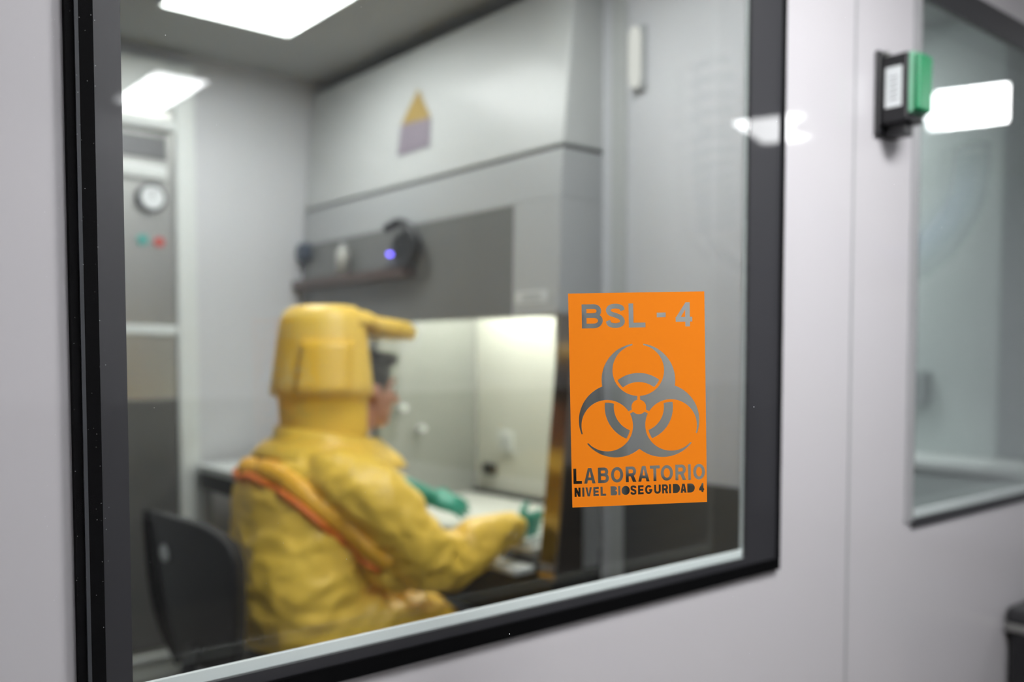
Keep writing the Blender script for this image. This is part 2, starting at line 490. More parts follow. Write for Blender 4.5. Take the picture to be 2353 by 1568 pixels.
STK = "8583,503 7888,1180 7840,1186 7840,1400 7851,1405 8554,1406 8556,1490 8556,1629 8565,1634 8906,1634 8907,1411 8916,1405 9070,1405 9081,1400 9080,1185 8915,1184 8906,1177 8904,508 8891,503;4685,510 4393,510 4382,514 4380,1629 4391,1632 5299,1633 5593,1633 5604,1629 5604,1417 5594,1413 4737,1413 4726,1407 4728,510;3338,511 3166,524 3047,544 2938,576 2846,622 2777,683 2735,751 2723,819 2743,887 2788,948 2841,994 2949,1054 3056,1088 3335,1144 3538,1196 3626,1223 3669,1242 3703,1266 3728,1293 3744,1335 3735,1355 3700,1379 3657,1392 3496,1413 3399,1415 3227,1402 3141,1387 3098,1374 3081,1362 3044,1308 3023,1308 3012,1314 2995,1313 3045,1300 3023,1263 3012,1257 2721,1330 2716,1364 2743,1415 2770,1420 2769,1426 2754,1433 2796,1488 2871,1540 2906,1558 3021,1593 3147,1615 3280,1629 3441,1634 3527,1631 3635,1621 3764,1600 3872,1570 3959,1528 4033,1468 4074,1407 4090,1338 4076,1263 4042,1201 3993,1146 3895,1075 3799,1033 3680,996 3465,941 3186,884 3141,871 3102,850 3079,829 3069,809 3079,788 3111,765 3154,752 3229,738 3315,730 3412,728 3584,742 3713,769 3729,781 3756,821 3799,813 3811,816 3757,829 3778,868 4090,794 4096,785 4064,723 4040,716 4051,702 4016,654 3983,629 3904,585 3789,552 3660,529 3531,515 3413,509;1581,515 963,516 955,1624 965,1631 1831,1631 1938,1627 2085,1603 2184,1574 2281,1532 2374,1470 2443,1390 2471,1321 2473,1266 2469,1232 2444,1170 2380,1095 2276,1026 2361,924 2383,863 2381,788 2357,727 2306,665 2232,610 2136,565 2040,536 1933,519 1848,515;1576,733 1879,735 1964,754 1996,769 2024,792 2040,819 2042,839 2021,873 1995,893 1931,918 1878,928 1760,930 1311,931 1301,927 1302,737 1313,733;8548,842 8552,837 8554,842 8553,1182 8245,1184 8232,1183 8237,1177;6562,960 6453,960 6442,965 6442,1178 6976,1179 7107,1178 7107,965 7096,959;1623,1148 1833,1148 1898,1152 1962,1161 2015,1176 2068,1201 2098,1221 2121,1249 2130,1269 2122,1311 2100,1337 2061,1364 2014,1385 1960,1400 1885,1411 1789,1413 1298,1410 1299,1152 1310,1148;5419,2401 5419,2465 5582,2494 5734,2529 5887,2574 6028,2626 6159,2684 6291,2753 6410,2828 6517,2908 6604,2985 6684,3070 6751,3153 6809,3244 6854,3335 6890,3432 6912,3529 6922,3626 6918,3744 6895,3862 6856,3972 6800,4082 6730,4185 6640,4287 6536,4383 6419,4471 6291,4550 6148,4622 5995,4686 5832,4740 5668,4782 5493,4815 5319,4836 5115,4850 5113,5023 5122,5030 5255,5060 5362,5106 5452,5168 5515,5238 5546,5301 5557,5364 5551,5426 5527,5489 5766,5579 5777,5579 5917,5461 6072,5359 6247,5269 6444,5191 6652,5130 6872,5085 7091,5057 7322,5046 7531,5052 7740,5072 7938,5105 8136,5153 8324,5213 8501,5286 8667,5372 8816,5467 8959,5582 9083,5710 9181,5845 9253,5987 9302,6156 9314,6324 9289,6492 9223,6666 9315,6698 9401,6536 9462,6369 9496,6202 9504,6034 9487,5865 9443,5696 9375,5534 9280,5371 9154,5208 9008,5059 8835,4916 8644,4787 8437,4672 8212,4570 7969,4482 7715,4409 7711,4402 7742,4215 7744,4062 7721,3895 7675,3735 7603,3575 7504,3414 7384,3264 7241,3121 7074,2985 6880,2856 6672,2744 6443,2642 6203,2558 5941,2487 5680,2435;4573,2400 4313,2434 4053,2486 3805,2554 3578,2634 3361,2729 3154,2841 2962,2968 2800,3101 2663,3239 2544,3388 2453,3537 2383,3694 2338,3851 2315,4016 2316,4167 2347,4353 2341,4359 2093,4426 1855,4510 1630,4609 1425,4721 1234,4849 1072,4984 934,5126 814,5282 723,5438 658,5595 615,5759 598,5924 606,6090 638,6256 697,6422 779,6581 868,6550 806,6383 782,6217 794,6045 842,5881 912,5744 1006,5616 1124,5494 1269,5380 1411,5291 1573,5210 1745,5142 1928,5086 2122,5043 2316,5014 2521,4999 2726,4998 2953,5014 3169,5045 3385,5095 3590,5160 3782,5241 3958,5336 4112,5441 4251,5561 4262,5562 4499,5476 4475,5413 4470,5351 4482,5288 4508,5234 4574,5159 4665,5098 4783,5052 4910,5026 4914,4853 4909,4846 4720,4831 4546,4807 4372,4771 4210,4727 4047,4671 3895,4605 3755,4532 3627,4451 3507,4359 3409,4268 3318,4163 3247,4058 3190,3947 3151,3837 3129,3726 3123,3609 3131,3513 3150,3424 3182,3329 3224,3240 3278,3151 3340,3070 3414,2988 3503,2907 3609,2826 3728,2750 3858,2681 3998,2619 4140,2568 4291,2524 4443,2490 4616,2460 4620,2401 4616,2397;4896,3768 4700,3777 4505,3796 4320,3823 4136,3860 3952,3908 3778,3964 3605,4031 3481,4090 3557,4181 3651,4272 3755,4354 3874,4431 4021,4368 4156,4319 4308,4275 4460,4241 4623,4215 4786,4199 4949,4192 5113,4195 5254,4204 5385,4219 5526,4243 5657,4271 5788,4307 5919,4350 6159,4453 6280,4378 6393,4290 6492,4195 6556,4113 6378,4032 6181,3958 5974,3895 5766,3846 5548,3807 5331,3782 5113,3769;7311,5174 7080,5187 6853,5222 6867,5326 6869,5417 6860,5514 6837,5611 6801,5708 6755,5797 6695,5887 6622,5976 6539,6058 6445,6136 6343,6207 6228,6274 6106,6335 5984,6385 5853,6430 5704,6473 5743,6571 5800,6670 5868,6762 5951,6851 5973,6869 6258,6784 6479,6698 6686,6597 6853,6497 7012,6381 7150,6259 7269,6128 7385,5963 7467,5797 7522,5624 7546,5443 7543,5311 7525,5185 7520,5180 7487,5177;2650,5123 2527,5128 2504,5320 2507,5424 2519,5521 2560,5680 2623,5834 2711,5983 2822,6128 2952,6262 3104,6390 3271,6505 3455,6610 3595,6678 3737,6737 3889,6792 4041,6838 4052,6841 4063,6835 4106,6793 4178,6711 4237,6629 4283,6547 4321,6457 4312,6450 4166,6405 4030,6354 3912,6301 3793,6238 3684,6171 3587,6100 3499,6024 3414,5938 3347,5855 3287,5764 3240,5673 3203,5575 3180,5478 3170,5381 3172,5292 3187,5181 3060,5157 2920,5138 2790,5127;4599,5588 4358,5674 4443,5807 4495,5913 4533,6024 4555,6143 4559,6261 4545,6379 4512,6496 4460,6613 4407,6702 4340,6791 4258,6879 4171,6958 4073,7032 3964,7102 3844,7167 3724,7222 3583,7275 3437,7320 3279,7358 3127,7385 2964,7404 2801,7414 2639,7415 2477,7407 2325,7392 2185,7370 2045,7341 1914,7306 1732,7246 1560,7173 1399,7087 1260,6996 1172,7027 1330,7148 1512,7263 1710,7366 1925,7459 2152,7538 2378,7601 2616,7651 2865,7687 3147,7710 3429,7714 3712,7699 3995,7665 4267,7612 4529,7540 4780,7450 5010,7346 5178,7430 5360,7507 5579,7584 5798,7646 6028,7697 6270,7735 6511,7760 6764,7770 7007,7766 7249,7749 7492,7717 7724,7672 7945,7615 8166,7543 8368,7461 8564,7365 8743,7259 8905,7143 8898,7136 8817,7106 8698,7181 8570,7248 8430,7309 8287,7360 8132,7404 7977,7438 7812,7464 7646,7481 7491,7488 7337,7487 7183,7478 7028,7462 6874,7437 6731,7406 6588,7367 6456,7323 6302,7260 6154,7187 6020,7107 5897,7018 5787,6922 5692,6821 5614,6714 5550,6602 5504,6489 5475,6370 5465,6259 5471,6141 5495,6023 5536,5912 5594,5802 5672,5693 5427,5598 5329,5654 5209,5693 5078,5712 4936,5710 4838,5694 4751,5668 4667,5632;9388,8167 9288,8184 9222,8208 9155,8244 9102,8287 9040,8363 9015,8412 8991,8510 8991,8566 9013,8659 9042,8716 9102,8788 9155,8831 9214,8865 9283,8891 9358,8907 9414,8912 9470,8911 9548,8900 9626,8875 9716,8825 9772,8777 9831,8693 9854,8637 9869,8546 9865,8489 9851,8432 9807,8347 9768,8300 9712,8253 9622,8203 9555,8181 9477,8167;8744,8165 8611,8166 8605,8169 8608,8902 8613,8911 8669,8912 8791,8912 8808,8907 8805,8174 8799,8165;7891,8166 7647,8167 7649,8906 7660,8910 7859,8910 7870,8904 7870,8644 7881,8638 8030,8641 8120,8791 8192,8909 8436,8911 8454,8905 8272,8612 8361,8558 8400,8516 8423,8477 8439,8419 8438,8376 8426,8334 8400,8289 8362,8248 8307,8211 8245,8185 8178,8170 8123,8166;6952,8171 6853,8190 6787,8215 6724,8250 6644,8318 6607,8366 6567,8456 6557,8512 6558,8569 6582,8660 6608,8710 6654,8768 6732,8831 6799,8866 6854,8886 6909,8899 6997,8909 7074,8906 7149,8893 7256,8853 7317,8817 7370,8772 7428,8696 7454,8640 7468,8584 7467,8486 7451,8429 7404,8344 7359,8294 7272,8231 7206,8201 7129,8179 7062,8169;6215,8167 5754,8170 5754,8303 5765,8307 6010,8309 6012,8898 6017,8908 6226,8908 6231,8904 6235,8308 6484,8307 6490,8300 6490,8174 6479,8167;5370,8168 5168,8170 4880,8897 4879,8904 4887,8906 5106,8906 5157,8757 5216,8755 5435,8755 5490,8907 5718,8905 5434,8176 5425,8168;4255,8168 3972,8169 3961,8175 3959,8901 3970,8905 4166,8905 4177,8900 4178,8641 4188,8636 4330,8638 4399,8759 4483,8903 4734,8905 4742,8901 4568,8609 4647,8560 4691,8515 4715,8473 4727,8432 4728,8376 4717,8333 4687,8284 4653,8248 4593,8209 4539,8187 4473,8172;9402,8309 9445,8307 9478,8314 9523,8332 9556,8354 9599,8398 9617,8427 9643,8505 9643,8576 9635,8611 9602,8676 9575,8708 9531,8742 9503,8756 9458,8769 9425,8771 9369,8760 9324,8739 9292,8715 9265,8686 9234,8636 9213,8558 9220,8480 9231,8445 9265,8390 9322,8338 9367,8317;3275,8172 3178,8189 3102,8216 3041,8250 2961,8318 2924,8366 2884,8455 2873,8511 2874,8566 2897,8658 2923,8707 2968,8764 3045,8826 3104,8858 3175,8883 3229,8896 3294,8903 3371,8901 3447,8889 3523,8865 3616,8816 3673,8768 3731,8693 3757,8638 3771,8575 3770,8484 3755,8428 3709,8343 3671,8301 3619,8257 3523,8206 3449,8183 3373,8171;2321,8170 1932,8170 1921,8174 1917,8897 1928,8902 2372,8902 2447,8898 2513,8884 2578,8859 2632,8826 2676,8785 2703,8743 2718,8695 2718,8653 2704,8604 2677,8561 2610,8504 2657,8442 2672,8394 2671,8352 2661,8317 2637,8275 2591,8232 2558,8210 2505,8188 2429,8172;7889,8307 8112,8307 8146,8312 8168,8321 8200,8349 8217,8392 8208,8441 8168,8483 8146,8492 8113,8497 7869,8496 7869,8313;1220,8170 1187,8172 1185,8177 894,8898 1118,8900 1173,8751 1388,8751 1455,8753 1506,8901 1722,8901 1731,8899 1730,8892 1446,8172;6968,8312 7007,8307 7063,8313 7096,8323 7150,8352 7184,8381 7222,8431 7247,8502 7246,8579 7236,8614 7206,8669 7151,8724 7096,8753 7056,8764 7008,8768 6975,8765 6920,8748 6887,8731 6836,8688 6814,8659 6783,8588 6777,8525 6783,8483 6815,8414 6837,8386 6886,8345 6919,8327;134,8171 123,8171 117,8892 127,8899 730,8899 741,8894 741,8762 333,8759 337,8176 327,8171;5293,8327 5304,8325 5393,8609 5381,8615 5315,8615 5203,8611;4253,8308 4429,8310 4460,8320 4484,8339 4502,8363 4511,8391 4505,8433 4474,8474 4429,8494 4178,8495 4178,8313 4189,8308;3287,8312 3318,8309 3373,8314 3427,8334 3460,8353 3491,8380 3529,8429 3554,8500 3552,8577 3542,8611 3512,8666 3481,8700 3436,8733 3404,8748 3359,8760 3317,8763 3262,8755 3227,8743 3176,8711 3122,8649 3097,8593 3091,8558 3097,8481 3109,8447 3145,8392 3200,8345 3231,8328;2317,8309 2396,8310 2429,8325 2453,8361 2450,8401 2428,8428 2396,8442 2266,8444 2136,8443 2137,8311;1315,8312 1409,8606 1400,8612 1324,8612 1227,8612 1218,8608;2166,8583 2395,8584 2427,8590 2460,8605 2494,8640 2501,8682 2481,8723 2441,8750 2405,8760 2372,8763 2145,8763 2134,8756 2135,8589 2146,8583;9649,9081 9638,9086 9432,9333 9416,9340 9417,9432 9428,9437 9584,9439 9587,9486 9587,9514 9595,9519 9740,9520 9744,9440 9796,9435 9795,9343 9743,9334 9741,9087 9727,9081;8681,9080 8525,9083 8527,9514 8538,9518 8782,9518 8849,9513 8893,9503 8949,9484 8989,9463 9025,9435 9067,9387 9092,9317 9092,9282 9070,9218 9014,9155 8949,9115 8903,9098 8803,9081;8159,9080 8148,9083 8018,9514 8171,9517 8183,9512 8196,9441 8204,9435 8282,9435 8293,9451 8305,9515 8460,9518 8469,9512 8337,9085 8325,9080;7572,9079 7461,9079 7450,9083 7451,9513 7717,9515 7805,9499 7850,9481 7911,9441 7962,9379 7975,9344 7981,9288 7961,9217 7906,9152 7849,9115 7804,9097 7716,9080;7296,9079 7163,9079 7158,9083 7158,9505 7164,9515 7175,9515 7307,9515 7313,9509 7312,9087 7308,9080;6744,9079 6644,9079 6633,9083 6634,9512 6777,9515 6788,9509 6788,9368 6799,9363 6843,9364 6852,9370 6893,9470 6910,9510 6921,9515 7086,9515 7095,9510 7016,9339 7064,9291 7080,9264 7087,9229 7079,9179 7044,9129 7013,9107 6975,9090 6909,9079;6457,9078 6402,9078 6391,9084 6390,9365 6378,9386 6347,9406 6303,9415 6261,9411 6229,9396 6209,9374 6204,9079 6061,9078 6050,9082 6050,9222 6054,9384 6077,9427 6106,9456 6160,9487 6248,9511 6347,9511 6424,9492 6468,9471 6516,9432 6534,9404 6545,9362 6545,9081;5643,9078 5567,9086 5501,9109 5439,9150 5398,9198 5372,9260 5373,9331 5390,9380 5435,9438 5511,9486 5599,9510 5676,9512 5731,9502 5770,9489 5848,9442 5868,9421 5893,9373 5918,9366 5918,9275 5863,9273 5676,9272 5671,9275 5671,9367 5676,9371 5720,9371 5730,9375 5725,9382 5687,9406 5643,9415 5603,9407 5565,9385 5533,9343 5523,9293 5535,9244 5569,9203 5610,9181 5654,9177 5698,9190 5731,9215 5853,9161 5841,9145 5827,9146 5835,9139 5825,9132 5764,9100 5698,9082;5084,9077 4854,9079 4853,9506 4864,9512 5270,9510 5270,9419 5259,9414 5127,9414 5007,9412 5007,9349 5018,9344 5237,9344 5245,9334 5245,9250 5237,9246 5007,9244 5007,9181 5018,9175 5270,9174 5270,9082 5259,9078;4449,9073 4362,9095 4329,9114 4307,9134 4303,9246 4324,9268 4362,9292 4567,9358 4588,9380 4592,9401 4580,9412 4558,9418 4514,9421 4471,9416 4447,9411 4438,9404 4416,9367 4301,9393 4301,9449 4339,9483 4416,9508 4459,9515 4594,9513 4678,9489 4724,9453 4725,9334 4691,9298 4657,9278 4548,9239 4458,9215 4440,9201 4438,9187 4449,9176 4482,9169 4559,9172 4590,9184 4604,9198 4602,9212 4613,9213 4723,9192 4728,9166 4712,9159 4723,9157 4728,9145 4696,9109 4646,9088 4570,9074;3882,9080 3805,9098 3762,9116 3688,9167 3660,9201 3635,9256 3634,9326 3646,9361 3685,9416 3721,9447 3758,9469 3848,9501 3935,9510 3979,9508 4033,9499 4110,9471 4154,9445 4186,9418 4225,9363 4237,9328 4237,9258 4224,9223 4187,9171 4154,9142 4111,9116 4067,9098 3991,9080 3936,9077;3446,9076 3392,9077 3386,9082 3385,9501 3390,9509 3466,9510 3532,9509 3537,9505 3539,9086 3533,9076;8237,9210 8248,9209 8270,9331 8260,9337 8237,9337 8215,9336;2892,9076 2837,9076 2826,9081 2824,9507 3151,9507 3194,9500 3238,9485 3289,9450 3308,9422 3314,9394 3308,9366 3289,9338 3261,9316 3228,9299 3145,9278 3195,9269 3228,9257 3259,9239 3280,9219 3294,9191 3293,9163 3264,9121 3228,9098 3152,9078;6788,9179 6909,9180 6926,9196 6933,9218 6920,9253 6898,9265 6788,9263;2100,9075 2089,9076 2087,9501 2097,9507 2477,9508 2488,9505 2488,9414 2477,9410 2239,9407 2241,9080 2230,9075;1808,9075 1559,9075 1556,9500 1567,9506 1957,9504 1957,9414 1946,9409 1860,9409 1708,9407 1709,9344 1720,9340 1925,9340 1933,9336 1934,9253 1926,9242 1709,9240 1710,9177 1721,9172 1959,9170 1959,9079 1948,9075;1311,9075 1301,9083 1222,9378 1211,9378 1135,9078 1127,9074 987,9074 979,9081 1042,9257 1132,9503 1297,9505 1460,9080 1451,9075;761,9074 750,9075 747,9499 758,9505 887,9505 898,9503 901,9079 890,9074;481,9074 470,9074 469,9269 341,9075 180,9074 176,9497 187,9504 316,9504 327,9501 328,9307 328,9321 339,9323 456,9504 617,9502 621,9078 610,9074"
def make_sign():
    Wd, H, th = 0.1536, 0.2361, R(1.35)
    c2 = bpy.data.curves.new('sign', 'CURVE')
    c2.dimensions = '2D'
    c2.fill_mode = 'BOTH'
    c2.extrude = 0.00015
    loops = [[(0, 0), (10000, 0), (10000, 10000), (0, 10000)]]
    loops += [[tuple(int(v) for v in p.split(',')) for p in l.split(' ')] for l in STK.split(';')]
    for l in loops:
        s = c2.splines.new('POLY')
        s.points.add(len(l) - 1)
        for q, (u, v) in zip(s.points, l):
            q.co = ((u / 10000 - 0.5) * Wd, (0.5 - v / 10000) * H, 0, 1)
        s.use_cyclic_u = True
    o = bpy.data.objects.new('sign_tmp', c2)
    col.objects.link(o)
    dg = bpy.context.evaluated_depsgraph_get()
    dg.update()
    me = bpy.data.meshes.new_from_object(o.evaluated_get(dg))
    bpy.data.objects.remove(o)
    me.name = 'biohazard_sign'
    me.materials.clear()
    me.materials.append(M['sticker'])
    X = (PD * cos(th) + Vector((0, 0, 1)) * sin(th)).normalized()
    Y = PN.cross(X).normalized()
    if Y.z < 0:
        Y = -Y
    me.transform(Matrix(((X.x, Y.x, PN.x, 0), (X.y, Y.y, PN.y, 0), (X.z, Y.z, PN.z, 0), (0, 0, 0, 1))))
    s = bpy.data.objects.new('biohazard_sign', me)
    s.location = on_screen(0.0011, 1.3115, 0.00022)
    col.objects.link(s)
    return s
tag(make_sign(), 'orange cut-out biohazard sign stuck on the clear glass screen', 'sign')

# specks of dust on the screen
random.seed(4)
bm = BM()
spots = [(-0.50, 1.69, 0.0005), (-0.30, 1.727, 0.0004), (0.134, 1.302, 0.0006), (-0.143, 1.052, 0.0007), (-0.32, 1.14, 0.0004), (-0.25, 1.5, 0.0003), (-0.45, 1.60, 0.0004)]
spots += [(-0.595 + random.uniform(-0.035, 0.03), 1.36 + random.uniform(-0.3, 0.42), random.uniform(0.00012, 0.0003)) for _ in range(130)]
spots += [(random.uniform(-0.55, 0.4), random.uniform(1.0, 1.74), random.uniform(0.00012, 0.00028)) for _ in range(60)]
for s_, z, r in spots:
    if abs(s_) < 0.085 and 1.18 < z < 1.445:
        continue
    bmesh.ops.create_icosphere(bm, subdivisions=1, radius=r, matrix=Matrix.Translation(on_screen(s_, z, 0.0001)))
du = obj('dust_specks', bm, 'dial')
du['kind'] = 'stuff'
tag(du, 'fine pale dust specks scattered over the clear glass screen', 'dust')

# ------------------------------------------------------------ ceiling lights
def ceiling_light(label, x0, x1, y0, y1, m, group=None, rot=0.0, skirt=0.012):
    t = thing('ceiling_light', label, 'ceiling light', ((x0 + x1) / 2, (y0 + y1) / 2, CEIL - 0.012), group)
    bm = BM()
    e = 0.012
    box(bm, x0 - e, x0, y0 - e, y1 + e, CEIL - skirt, CEIL)
    box(bm, x1, x1 + e, y0 - e, y1 + e, CEIL - skirt, CEIL)
    box(bm, x0, x1, y0 - e, y0, CEIL - skirt, CEIL)
    box(bm, x0, x1, y1, y1 + e, CEIL - skirt, CEIL)
    obj('light_frame', bm, 'white', t)
    obj('diffuser', boxm(x0, x1, y0, y1, CEIL - 0.009, CEIL - 0.001), m, t)
    t.rotation_euler.z = rot
    return t
ceiling_light('bright square panel light in the lab ceiling above the worker', 1.17, 1.66, 1.66, 2.24, 'diff_lab', skirt=0.022)  # deeper skirt added to hold grazing light off ceiling and upper walls
ceiling_light('second panel light in the lab ceiling near the observation window', 1.17, 1.66, 0.30, 0.88, 'diff_lab')
ceiling_light('panel light mirrored in the upper left of the big window', 1.43, 1.67, -3.68, -3.05, 'diff_cor')
ceiling_light('panel light mirrored on the wall right of the big window', 4.14, 4.74, -2.08, -1.72, 'diff_cor', rot=R(-20))
ceiling_light('panel light mirrored in the right-hand window', 4.40, 5.20, -1.16, -0.86, 'diff_cor', rot=R(-22))
# two unseen fill panels added to brighten the wall and the sign
ceiling_light('added corridor fill panel above and behind the glass screen', 0.35, 0.95, -1.95, -1.35, 'fill_over', 'added corridor fill panels')
ceiling_light('added corridor fill panel close to the white wall between the windows', 1.20, 1.85, -1.32, -0.80, 'fill_near', 'added corridor fill panels')
ceiling_light('panel light in the second room behind the right-hand window', 2.75, 3.3, 0.9, 1.5, 'diff_room')

# ------------------------------------------------------------ blue coiled hoses in the corridor (seen mirrored)
def coil(path, turns, rad, rtube, tail=()):
    Q = catmull(path, 40)
    n = len(Q)
    out = []
    m = int(turns * 12)
    for i in range(m + 1):
        f = i / m * (n - 1)
        k = min(int(f), n - 2)
        p = Q[k].lerp(Q[k + 1], f - k)
        d, u, v = frame_axes(Q[k + 1] - Q[k])
        a = 2 * pi * turns * i / m
        out.append(p + (u * cos(a) + v * sin(a)) * rad)
    if tail:
        T = catmull([out[-1]] + [Vector(t) for t in tail], 8)
        out += T[1:]
    bm = BM()
    tube(bm, out, rtube, 8)
    return bm
o = obj('coiled_hose', coil([(3.2, -1.4, 2.60), (3.2, -1.4, 2.2), (3.25, -1.4, 1.9)], 12, 0.075, 0.02, [(3.31, -1.4, 1.79), (3.54, -1.4, 1.735), (3.72, -1.4, 1.80), (3.80, -1.4, 2.0)]), 'hose', smooth=True)
tag(o, 'blue coiled air hose hanging straight, mirrored near the window frame', 'hose', 'blue air hoses')
o = obj('coiled_hose', coil([(5.7, -1.4, 2.60), (5.62, -1.4, 2.3), (5.3, -1.4, 2.02), (4.9, -1.4, 1.85), (4.45, -1.4, 1.85), (4.1, -1.4, 2.1), (3.95, -1.4, 2.6)], 34, 0.085, 0.024), 'hose', smooth=True)
tag(o, 'blue coiled air hose sagging in a wide loop, mirrored in right-hand window', 'hose', 'blue air hoses')

# ------------------------------------------------------------ green exit switch on the wall
t = thing('door_switch', 'black wall switch box with a large green push plate', 'switch', (2.04, 0, 1.95))
obj('back_plate', boxm(1.992, 2.085, -0.012, 0.0, 1.862, 2.052), 'blackp', t, bevel=0.004)
obj('switch_body', boxm(2.0, 2.078, -0.075, -0.012, 1.885, 2.036), 'blackp', t, bevel=0.005)
obj('cable_gland', boxm(2.02, 2.06, -0.06, -0.02, 1.858, 1.887), 'blackp', t, bevel=0.004)
bm = BM(); box(bm, 1.9985, 2.0, -0.062, -0.024, 1.918, 2.008)
obj('rating_label', bm, 'label', t)
bm = BM()
for k in range(5):
    box(bm, 1.9980, 1.9985, -0.054, -0.034, 1.935 + 0.012 * k, 1.938 + 0.012 * k)
obj('label_print', bm, 'ink', t)
obj('push_rim', boxm(2.002, 2.076, -0.084, -0.075, 1.90, 2.035), 'green_rim', t, bevel=0.004)
obj('push_plate', boxm(2.006, 2.072, -0.098, -0.084, 1.904, 2.031), 'green', t, bevel=0.009)
bm = BM(); cyl(bm, (2.022, -0.0165, 2.045), (2.022, -0.012, 2.045), 0.009, n=16)
obj('screw', bm, 'steel', t)

# ------------------------------------------------------------ pedal bin at the lower right
t = thing('waste_bin', 'steel waste bin with black body against the wall at lower right', 'bin', (2.9, -0.17, 0))
bm = BM(); prism(bm, [(2.765, -0.30), (3.05, -0.30), (3.05, -0.015), (2.765, -0.015)], 0.0, 0.575, 'z')
obj('body', bm, 'blackp', t, bevel=0.02)
obj('rim', boxm(2.758, 3.057, -0.307, -0.008, 0.57, 0.592), 'steel', t, bevel=0.004)
obj('lid', boxm(2.758, 3.057, -0.307, -0.008, 0.592, 0.640), 'dark', t, bevel=0.012)
bm = BM(); box(bm, 2.754, 2.758, -0.2, -0.1, 0.605, 0.625)
obj('catch', bm, 'steel', t)

# ------------------------------------------------------------ biosafety cabinet
bc = thing('biosafety_cabinet', 'white biological safety cabinet with brightly lit work chamber', 'safety cabinet', (2.3, 1.9, 0))
Ya, Yb = 1.045, 2.79
bm = BM(); prism(bm, [(2.003, 2.03), (2.052, 2.56), (2.64, 2.56), (2.64, 2.03)], Ya, Yb)
obj('upper_panel', bm, 'hood_white', bc, bevel=0.006)
bm = BM(); prism(bm, [(2.012, 2.018), (2.012, 2.03), (2.6, 2.03), (2.6, 2.018)], Ya + 0.005, Yb - 0.005)
obj('shadow_joint', bm, 'dark', bc)
bm = BM(); prism(bm, [(1.992, 1.862), (2.001, 2.018), (2.25, 2.018), (2.25, 1.862)], Ya, Yb)
obj('fascia', bm, 'hood_grey', bc, bevel=0.004)
bm = BM(); prism(bm, [(1.985, 1.492), (1.992, 1.862), (2.09, 1.862), (2.09, 1.492)], 1.275, Yb)
cp = obj('control_panel', bm, 'hood_dark', bc, bevel=0.003)
bm = BM(); prism(bm, [(1.985, 1.492), (1.992, 1.862), (2.25, 1.862), (2.25, 1.492)], Ya, 1.275)
obj('end_plate', bm, 'hood_grey', bc, bevel=0.003)
# instruments on the control panel, plus a bar for its brown reflection
bm = BM(); cyl(bm, (1.975, 2.03, 1.762), (1.99, 2.03, 1.762), 0.006, n=20)
obj('indicator_lamp', bm, 'blue_led', bc)
bm = BM()
loft(bm, [((1.955, 1.90, 1.775), (0, 1, 0), 0.075, (0, 0, 1), 0.06), ((1.99, 1.90, 1.775), (0, 1, 0), 0.085, (0, 0, 1), 0.068)], 28, 2.6)
obj('display_housing', bm, 'blackp', bc, bevel=0.006)
bm = BM(); prism(bm, [(1.93, 1.66), (1.93, 1.70), (1.988, 1.70), (1.988, 1.66)], 1.86, 2.78)
obj('reflection_rail', bm, 'brown', bc, bevel=0.004)  # brown bar shaped after the suited person's reflection in the panel
bm = BM(); cyl(bm, (1.95, 2.74, 1.825), (1.99, 2.74, 1.825), 0.042, 0.05)
obj('hose_port', bm, 'smoke_blue', bc, bevel=0.006)
bm = BM(); tube(bm, catmull([(1.95, 2.0, 1.86), (1.94, 1.88, 1.865), (1.94, 1.79, 1.80), (1.94, 1.82, 1.72), (1.95, 2.0, 1.695)], 8), 0.018, 10)
obj('cable', bm, 'blackp', bc, smooth=True)
bm = BM(); prism(bm, [(1.984, 1.532), (1.984, 1.572), (1.986, 1.572), (1.986, 1.532)], 1.10, 1.255)
obj('asset_label', bm, 'label', bc)
bm = BM()
for k in range(3):
    box(bm, 1.9832, 1.984, 1.13, 1.225, 1.541 + 0.009 * k, 1.544 + 0.009 * k)
obj('label_print', bm, 'ink', bc)
# warning sign on the upper panel
def up_x(z):
    return 2.003 + (z - 2.03) / 0.53 * 0.049
bm = BM()
tri = [(2.005, 2.27), (1.80, 2.26), (1.90, 2.39)]
vs = []
for dx in (-0.0045, -0.0015):
    vs.append([bm.verts.new((up_x(z) + dx, y, z)) for y, z in tri])
bm.faces.new(vs[0]); bm.faces.new(vs[1][::-1])
for i in range(3):
    bm.faces.new((vs[0][i], vs[0][(i + 1) % 3], vs[1][(i + 1) % 3], vs[1][i]))
obj('warning_triangle', bm, 'sign_y', bc)
bm = BM()
vs = []
q = [(2.015, 2.15), (1.795, 2.15), (1.80, 2.26), (2.005, 2.27)]
for dx in (-0.0045, -0.0015):
    vs.append([bm.verts.new((up_x(z) + dx, y, z)) for y, z in q])
bm.faces.new(vs[0]); bm.faces.new(vs[1][::-1])
for i in range(4):
    bm.faces.new((vs[0][i], vs[0][(i + 1) % 4], vs[1][(i + 1) % 4], vs[1][i]))
obj('warning_text_panel', bm, 'sign_p', bc)
